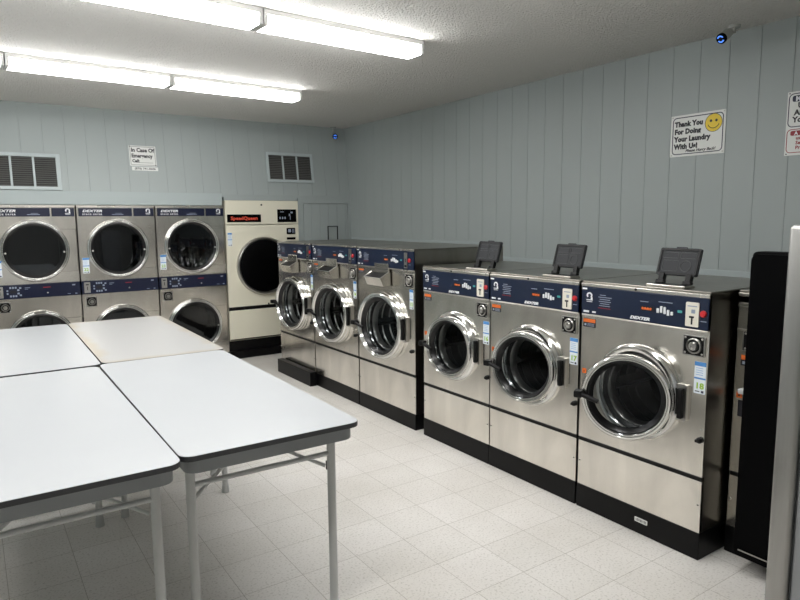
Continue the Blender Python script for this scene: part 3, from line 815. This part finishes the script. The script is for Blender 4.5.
# ------------------------------------------------------------------ ceiling lights
SKEW = .045         # the rows run a little off square with the walls
def tube_light(x0, x1, yc, label):
    t = thing('fluorescent_light', label, 'ceiling light', ((x0+x1)/2, yc+SKEW*((x0+x1)/2-2.79), H), (0, 0, math.atan(SKEW)), 'fluorescent ceiling lights')
    L = (x1-x0)/2
    obj('housing', bx(-L, L, -.084, .084, -.033, 0, bev=.003), 'fixture', t)
    bm = bmesh.new()
    P = [(-.083, -.034), (-.083, -.084), (-.072, -.098), (.072, -.098), (.083, -.084), (.083, -.034)]
    A = [bm.verts.new((-L+.024, y, z)) for y, z in P]; B = [bm.verts.new((L-.024, y, z)) for y, z in P]
    for i in range(6): bm.faces.new((A[i], A[(i+1) % 6], B[(i+1) % 6], B[i]))
    bm.faces.new(A); bm.faces.new(B)
    obj('diffuser', bm, 'lit', t)
    for s_ in (-1, 1):
        obj('end_cap', bx(s_*L, s_*(L-.024), -.084, .084, -.097, -.0335, bev=.003), 'fixture', t)
    return t
tube_light(1.562, 2.785, 3.855, 'lit fluorescent ceiling light nearest the washers, right end of near row')
tube_light(.335, 1.556, 3.855, 'lit fluorescent ceiling light at the top left, left part of near row')
tube_light(1.562, 2.800, 5.880, 'lit fluorescent ceiling light right of the joint in the far row')
tube_light(.335, 1.556, 5.880, 'lit fluorescent ceiling light left of the joint in the far row')
tube_light(-.895, .329, 5.880, 'lit fluorescent ceiling light entering at the left photo edge, far row')
# unseen lights added for brightness, continuing the rows left of and behind the viewer
for yc in (5.880, 3.855, 1.83):
    for x0 in (-.895, .335, 1.562):
        if yc == 5.880 and x0 > -1 or yc == 3.855 and x0 > 0: continue
        tube_light(x0, x0+1.222, yc, 'added fluorescent ceiling light beyond the frame, left of or behind the viewer')

# ------------------------------------------------------------------ vents on the leaning wall
LEAN = -math.atan(.15)
def lean_thing(name, label, cat, x, z, group=None):
    return thing(name, label, cat, (x, lean_y(z), z), (LEAN, 0, 0), group)
def vent(x0, x1, z0, z1, panes, label):
    zc = (z0+z1)/2; k = 1/math.cos(math.atan(.15)); h = (z1-z0)*k/2
    t = lean_thing('air_vent', label, 'vent', (x0+x1)/2, zc, 'louvred vents on the back wall')
    xc = (x0+x1)/2
    px0, px1 = panes[0]-xc, panes[-1]-xc
    b = .036
    bm = bmesh.new()
    box(bm, x0-xc, px0, -.022, .0, -h, h, bev=.003); box(bm, px1, x1-xc, -.022, 0, -h, h, bev=.003)
    box(bm, px0, px1, -.022, 0, -h, -h+b, bev=.003); box(bm, px0, px1, -.022, 0, h-b, h, bev=.003)
    obj('vent_frame', bm, 'vent_frame', t)
    for p in panes[1:-1]:
        obj('mullion', bx(p-xc-.011, p-xc+.011, -.022, -.0, -h+b, h-b, bev=.003), 'vent_frame', t)
    for i in range(len(panes)-1):
        a = panes[i]-xc+(.011 if i else 0); c = panes[i+1]-xc-(.011 if i < len(panes)-2 else 0)
        bm = bmesh.new(); n = 14; hh = (2*h-2*b)/n
        for j in range(n):
            zz = -h+b+hh*j
            vs = [bm.verts.new(q) for q in ((a, -.016, zz+.002), (c, -.016, zz+.002), (c, -.003, zz+hh*.95), (a, -.003, zz+hh*.95))]
            vt = [bm.verts.new(q) for q in ((a, -.0145, zz+.001), (c, -.0145, zz+.001), (c, -.0015, zz+hh*.93), (a, -.0015, zz+hh*.93))]
            bm.faces.new(vs); bm.faces.new(vt)
            for q in range(4): bm.faces.new((vs[q], vs[(q+1) % 4], vt[(q+1) % 4], vt[q]))
        lv = obj('louvres', bm, 'vent_dark', t)
        obj('louvre_backing', bx(a, c, -.001, .0, -h+b, h-b), 'vent_back', lv)
    return t
vent(.180, .893, 2.088, 2.470, (.222, .433, .642, .852), 'dark louvred wall vent at the left above the stack dryers')
vent(3.250, 3.912, 2.240, 2.622, (3.286, 3.480, 3.678, 3.878), 'dark louvred wall vent near the corner above the cream dryer')

# ------------------------------------------------------------------ signs
def lay(o, dz=0): return o
t = lean_thing('wall_sign', 'white emergency sign with black lettering between the two vents', 'sign', 1.752, 2.498)
obj('sign_plate', plate_bm(0, 0, .292, .232, .004, .0, .005), 'sign_white', t)
bm = bmesh.new(); frame_strip(bm, 0, 0, .272, .212, .008, .0035, .005, .0058); obj('sign_border', bm, 'ink', t)
bm = bmesh.new()
text(bm, 'In Case Of', -.124, .045, .062, p=.0058, bold=.0024, sx=.92)
text(bm, 'Emergency', -.124, -.020, .060, p=.0058, bold=.0024, sx=.86)
text(bm, 'Call:', -.120, -.076, .048, p=.0058, bold=.002, sx=.95)
plate(bm, .035, -.078, .15, .003, .0008, .005, .006)
obj('sign_lettering', bm, 'ink', t)
for sx, sz in ((-.136, .107), (.136, -.107)):
    obj('sign_tack', lat(sx, sz, [(.006, .005), (.005, .008), (.0005, .009)], n=10), 'ink', t, smooth=True)
t2 = lean_thing('number_strip', 'narrow white strip with a telephone number under the emergency sign', 'sign', 1.766, 2.352)
obj('strip_plate', plate_bm(0, 0, .285, .042, .002, 0, .004), 'sign_white', t2)
obj('strip_lettering', txt('(870) 741-0606', 0, -.010, .033, p=.0046, bold=.0006, sx=1.12, align='CENTER'), 'ink', t2)

def right_thing(name, label, cat, y, z): return thing(name, label, cat, (XW, y, z), (0, 0, -PI/2))
t = right_thing('wall_sign', 'white thank-you sign with yellow smiling face on the right wall', 'sign', 2.685, 2.347)
obj('sign_plate', plate_bm(0, 0, .418, .300, .003, 0, .005), 'sign_white', t)
bm = bmesh.new(); frame_strip(bm, 0, 0, .388, .270, .03, .0065, .005, .0058); obj('sign_border', bm, 'ink_blue', t)
bm = bmesh.new()
for i, s in enumerate(('Thank You', 'For Doing', 'Your Laundry', 'With Us!')):
    text(bm, s, -.176, .068-.054*i, .05, p=.0056, bold=.003, sx=.93, spacing=1.06)
obj('sign_lettering', bm, 'ink', t)
obj('script_lettering', txt('Please Hurry Back!', -.085, -.120, .028, p=.0056, shear=.35, bold=.0007, sx=1.05), 'ink', t)
f = obj('smiling_face', lat(.122, .068, [(.062, .005), (.062, .0060), (.0005, .0061)], n=36), 'yellow', t)
bm = bmesh.new(); lathe(bm, .122, .068, [(.062, .005), (.064, .0064), (.0605, .0064)], n=36)
for s in (-1, 1):
    lathe(bm, .122+s*.02, .082, [(.0095, .0062), (.0005, .0068)], n=14)
pts = [(.122+.042*math.cos(a), .070+.040*math.sin(a)) for a in [math.radians(200+14*i) for i in range(11)]]
polytube(bm, [(u, -.0062, z) for u, z in pts], .0022, 6)
obj('face_print', bm, 'ink', f)
for sx in (-1, 1):
    for sz in (-1, 1):
        obj('sign_screw', lat(sx*.196, sz*.138, [(.005, .005), (.004, .008), (.0005, .009)], n=10), 'chrome_soft', t, smooth=True)

t = right_thing('wall_sign', 'white notice with a black panel over a red panel, cut by the right photo edge', 'sign', 2.075-.15, 2.340)
obj('sign_plate', plate_bm(0, 0, .300, .400, .003, 0, .005), 'sign_white', t)
bm = bmesh.new(); frame_strip(bm, 0, .083, .284, .212, .03, .0055, .005, .0058)
plate(bm, 0, .155, .24, .038, .012, .005, .0058); obj('black_panel_print', bm, 'ink_blue', t)
bm = bmesh.new(); frame_strip(bm, 0, -.110, .284, .150, .026, .0045, .005, .0058); plate(bm, 0, -.061, .24, .030, .010, .005, .0058)
obj('red_panel_print', bm, 'red_print', t)
bm = bmesh.new()
for s, u, z in (('U', -.085, .096), ('An', -.105, .052), ('Yo', -.112, .008)): text(bm, s, u, z, .048, p=.0056, bold=.0018)
obj('black_lettering', bm, 'ink', t)
bm = bmesh.new(); text(bm, 'M', -.10, .140, .04, p=.0062, bold=.0018); text(bm, 'A', -.095, -.072, .03, p=.0062, bold=.0012); obj('white_lettering', bm, 'white', t)
bm = bmesh.new()
for s, z in (('us', -.102), ('Se', -.132), ('Pr', -.162)): text(bm, s, -.085, z, .03, p=.0056, bold=.001)
obj('red_lettering', bm, 'red_print', t)
for sx in (-1, 1):
    for sz in (-1, 1): obj('sign_screw', lat(sx*.138, sz*.19, [(.004, .005), (.0035, .007), (.0005, .008)], n=10), 'ink', t, smooth=True)

# ------------------------------------------------------------------ security cameras
def bullet_camera(mount, head, aim, label, s=1.):
    """ceiling or wall bracket plus a bullet head with a ring of blue leds"""
    m = Vector(mount)
    t = thing('security_camera', label, 'security camera', mount)
    up = Vector((0, 0, 1))
    hd = Vector(head)-m; d = (Vector(aim)-Vector(head)).normalized()
    q = d.to_track_quat('-Y', 'Z').to_matrix().to_4x4()
    bm = bmesh.new(); tube(bm, (0, 0, 0), (0, 0, -.018*s), .042*s, .038*s, n=20); obj('mount_plate', bm, 'cam_white', t, smooth=True)
    tail = hd-d*.075*s
    bm = bmesh.new(); polytube(bm, [(0, 0, -.015*s), (0, 0, tail.z*.6), tuple(tail+d*.03*s+Vector((0, 0, .012)))], .011*s, 10); obj('bracket_arm', bm, 'cam_white', t, smooth=True)
    def tr(bm): bmesh.ops.transform(bm, matrix=Matrix.Translation(hd) @ q, verts=bm.verts); return bm
    bm = lat(0, 0, [(.001, -.115*s), (.026*s, -.11*s), (.034*s, -.09*s), (.036*s, .0)], n=28); h = obj('camera_body', tr(bm), 'cam_white', t, smooth=True)
    obj('lens_face', tr(lat(0, 0, [(.0365*s, -.012*s), (.0375*s, .006*s), (.034*s, .010*s), (.0005, .010*s)], n=32)), 'black_gloss', h, smooth=True)
    bm = bmesh.new(); n = 28
    for a0, a1 in ((25, 155), (205, 335)):
        A, B = [], []
        for i in range(n+1):
            a = math.radians(a0+(a1-a0)*i/n)
            A.append(bm.verts.new((.026*s*math.cos(a), -.0112*s, .026*s*math.sin(a)))); B.append(bm.verts.new((.016*s*math.cos(a), -.0112*s, .016*s*math.sin(a))))
        for i in range(n): bm.faces.new((A[i], A[i+1], B[i+1], B[i]))
    obj('led_ring', tr(bm), 'led', h)
    obj('lens', tr(lat(0, 0, [(.012*s, .010*s), (.010*s, .014*s), (.0005, .0155*s)], n=20)), 'black', h, smooth=True)
    return t
bullet_camera((4.31, 2.375, H), (4.14, 2.365, 2.895), (1.2, 2.6, 1.0), 'white bullet security camera with blue leds on the ceiling above the thank-you sign', .9)
bullet_camera((4.245, lean_y(2.94)-.06, H), (4.19, 7.68, 2.86), (2.2, 3.2, 1.2), 'small white security camera with blue leds in the far ceiling corner', .95)

# ------------------------------------------------------------------ right-hand cabinets
t = thing('black_cabinet', 'tall black cabinet with rounded corners standing right of the nearest washer', 'cabinet', (3.017, 1.530, 0), (0, 0, -PI/2))
bm = bmesh.new(); box(bm, 0, .50, .012, .118, .085, 1.588, bev=.020, seg=4); obj('cabinet_shell', bm, 'black_gloss', t, smooth=True)
bm = bmesh.new(); plate(bm, .25, .8365, .485, 1.48, .03, -.014, .0); fr = obj('front_panel', bm, 'black_gloss', t)
bm = bmesh.new(); box(bm, .03, .47, -.004, .0, .125, .130); obj('bottom_trim', bm, 'chrome_soft', fr)
for u in (.22, .44):
    bm = bmesh.new(); box(bm, u-.025, u+.025, .085, .115, 0, .09); obj('foot', bm, 'black', t)

t = thing('steel_cabinet', 'brushed steel cabinet upright at the right photo edge, closest to the viewer', 'cabinet', (2.2, .989, 0), (0, 0, -PI/2))
bm = bmesh.new(); box(bm, .004, .60, .012, .5, .0, 1.69, bev=.004); obj('cabinet_body', bm, 'grey_panel', t)
bm = bmesh.new(); box(bm, 0, .070, -.02, .012, .0, 1.722, bev=.014, seg=3); obj('upright', bm, 'brushed', t, smooth=True, label='brushed steel upright')
bm = bmesh.new(); box(bm, .53, .60, -.02, .012, .0, 1.722, bev=.014, seg=3); obj('upright', bm, 'brushed', t, smooth=True, label='brushed steel upright')
d = obj('door', bx(.078, .522, -.004, .012, .05, 1.66, bev=.003), 'grey_panel', t)
bm = bmesh.new(); box(bm, .47, .49, -.03, -.004, .9, 1.05, bev=.005); obj('door_handle', bm, 'chrome_soft', d)

# ------------------------------------------------------------------ camera, world, view
cam = bpy.data.cameras.new('camera'); co = bpy.data.objects.new('camera', cam); C.objects.link(co)
scene.camera = co
def ray(v): return Vector((v[0]-400, -(v[1]-300), -634.)).normalized()
Yc, Xc = ray((-35, 223)), ray((1340, 211.8))
Xc = (Xc - Yc*Xc.dot(Yc)).normalized(); Zc = Xc.cross(Yc)
R3 = Matrix((Xc, Yc, Zc))            # rows: world axes seen from the camera, so R3 @ cam = world
mw = R3.to_4x4(); mw.translation = Vector((0, 0, 1.75)); co.matrix_world = mw
cam.sensor_fit = 'HORIZONTAL'; cam.sensor_width = 36; cam.lens = 634*36/800
cam.clip_start = .02; cam.clip_end = 60

w = bpy.data.worlds.new('world'); scene.world = w; w.use_nodes = True
w.node_tree.nodes['Background'].inputs[0].default_value = (.8, .85, .9, 1); w.node_tree.nodes['Background'].inputs[1].default_value = .1
scene.view_settings.view_transform = 'Standard'; scene.view_settings.look = 'None'
scene.view_settings.gamma = 1; scene.view_settings.use_curve_mapping = False
scene.view_settings.exposure = 1.42
scene.cycles.use_denoising = True
scene.cycles.max_bounces = 10; scene.cycles.transparent_max_bounces = 12
scene.cycles.sample_clamp_indirect = 6
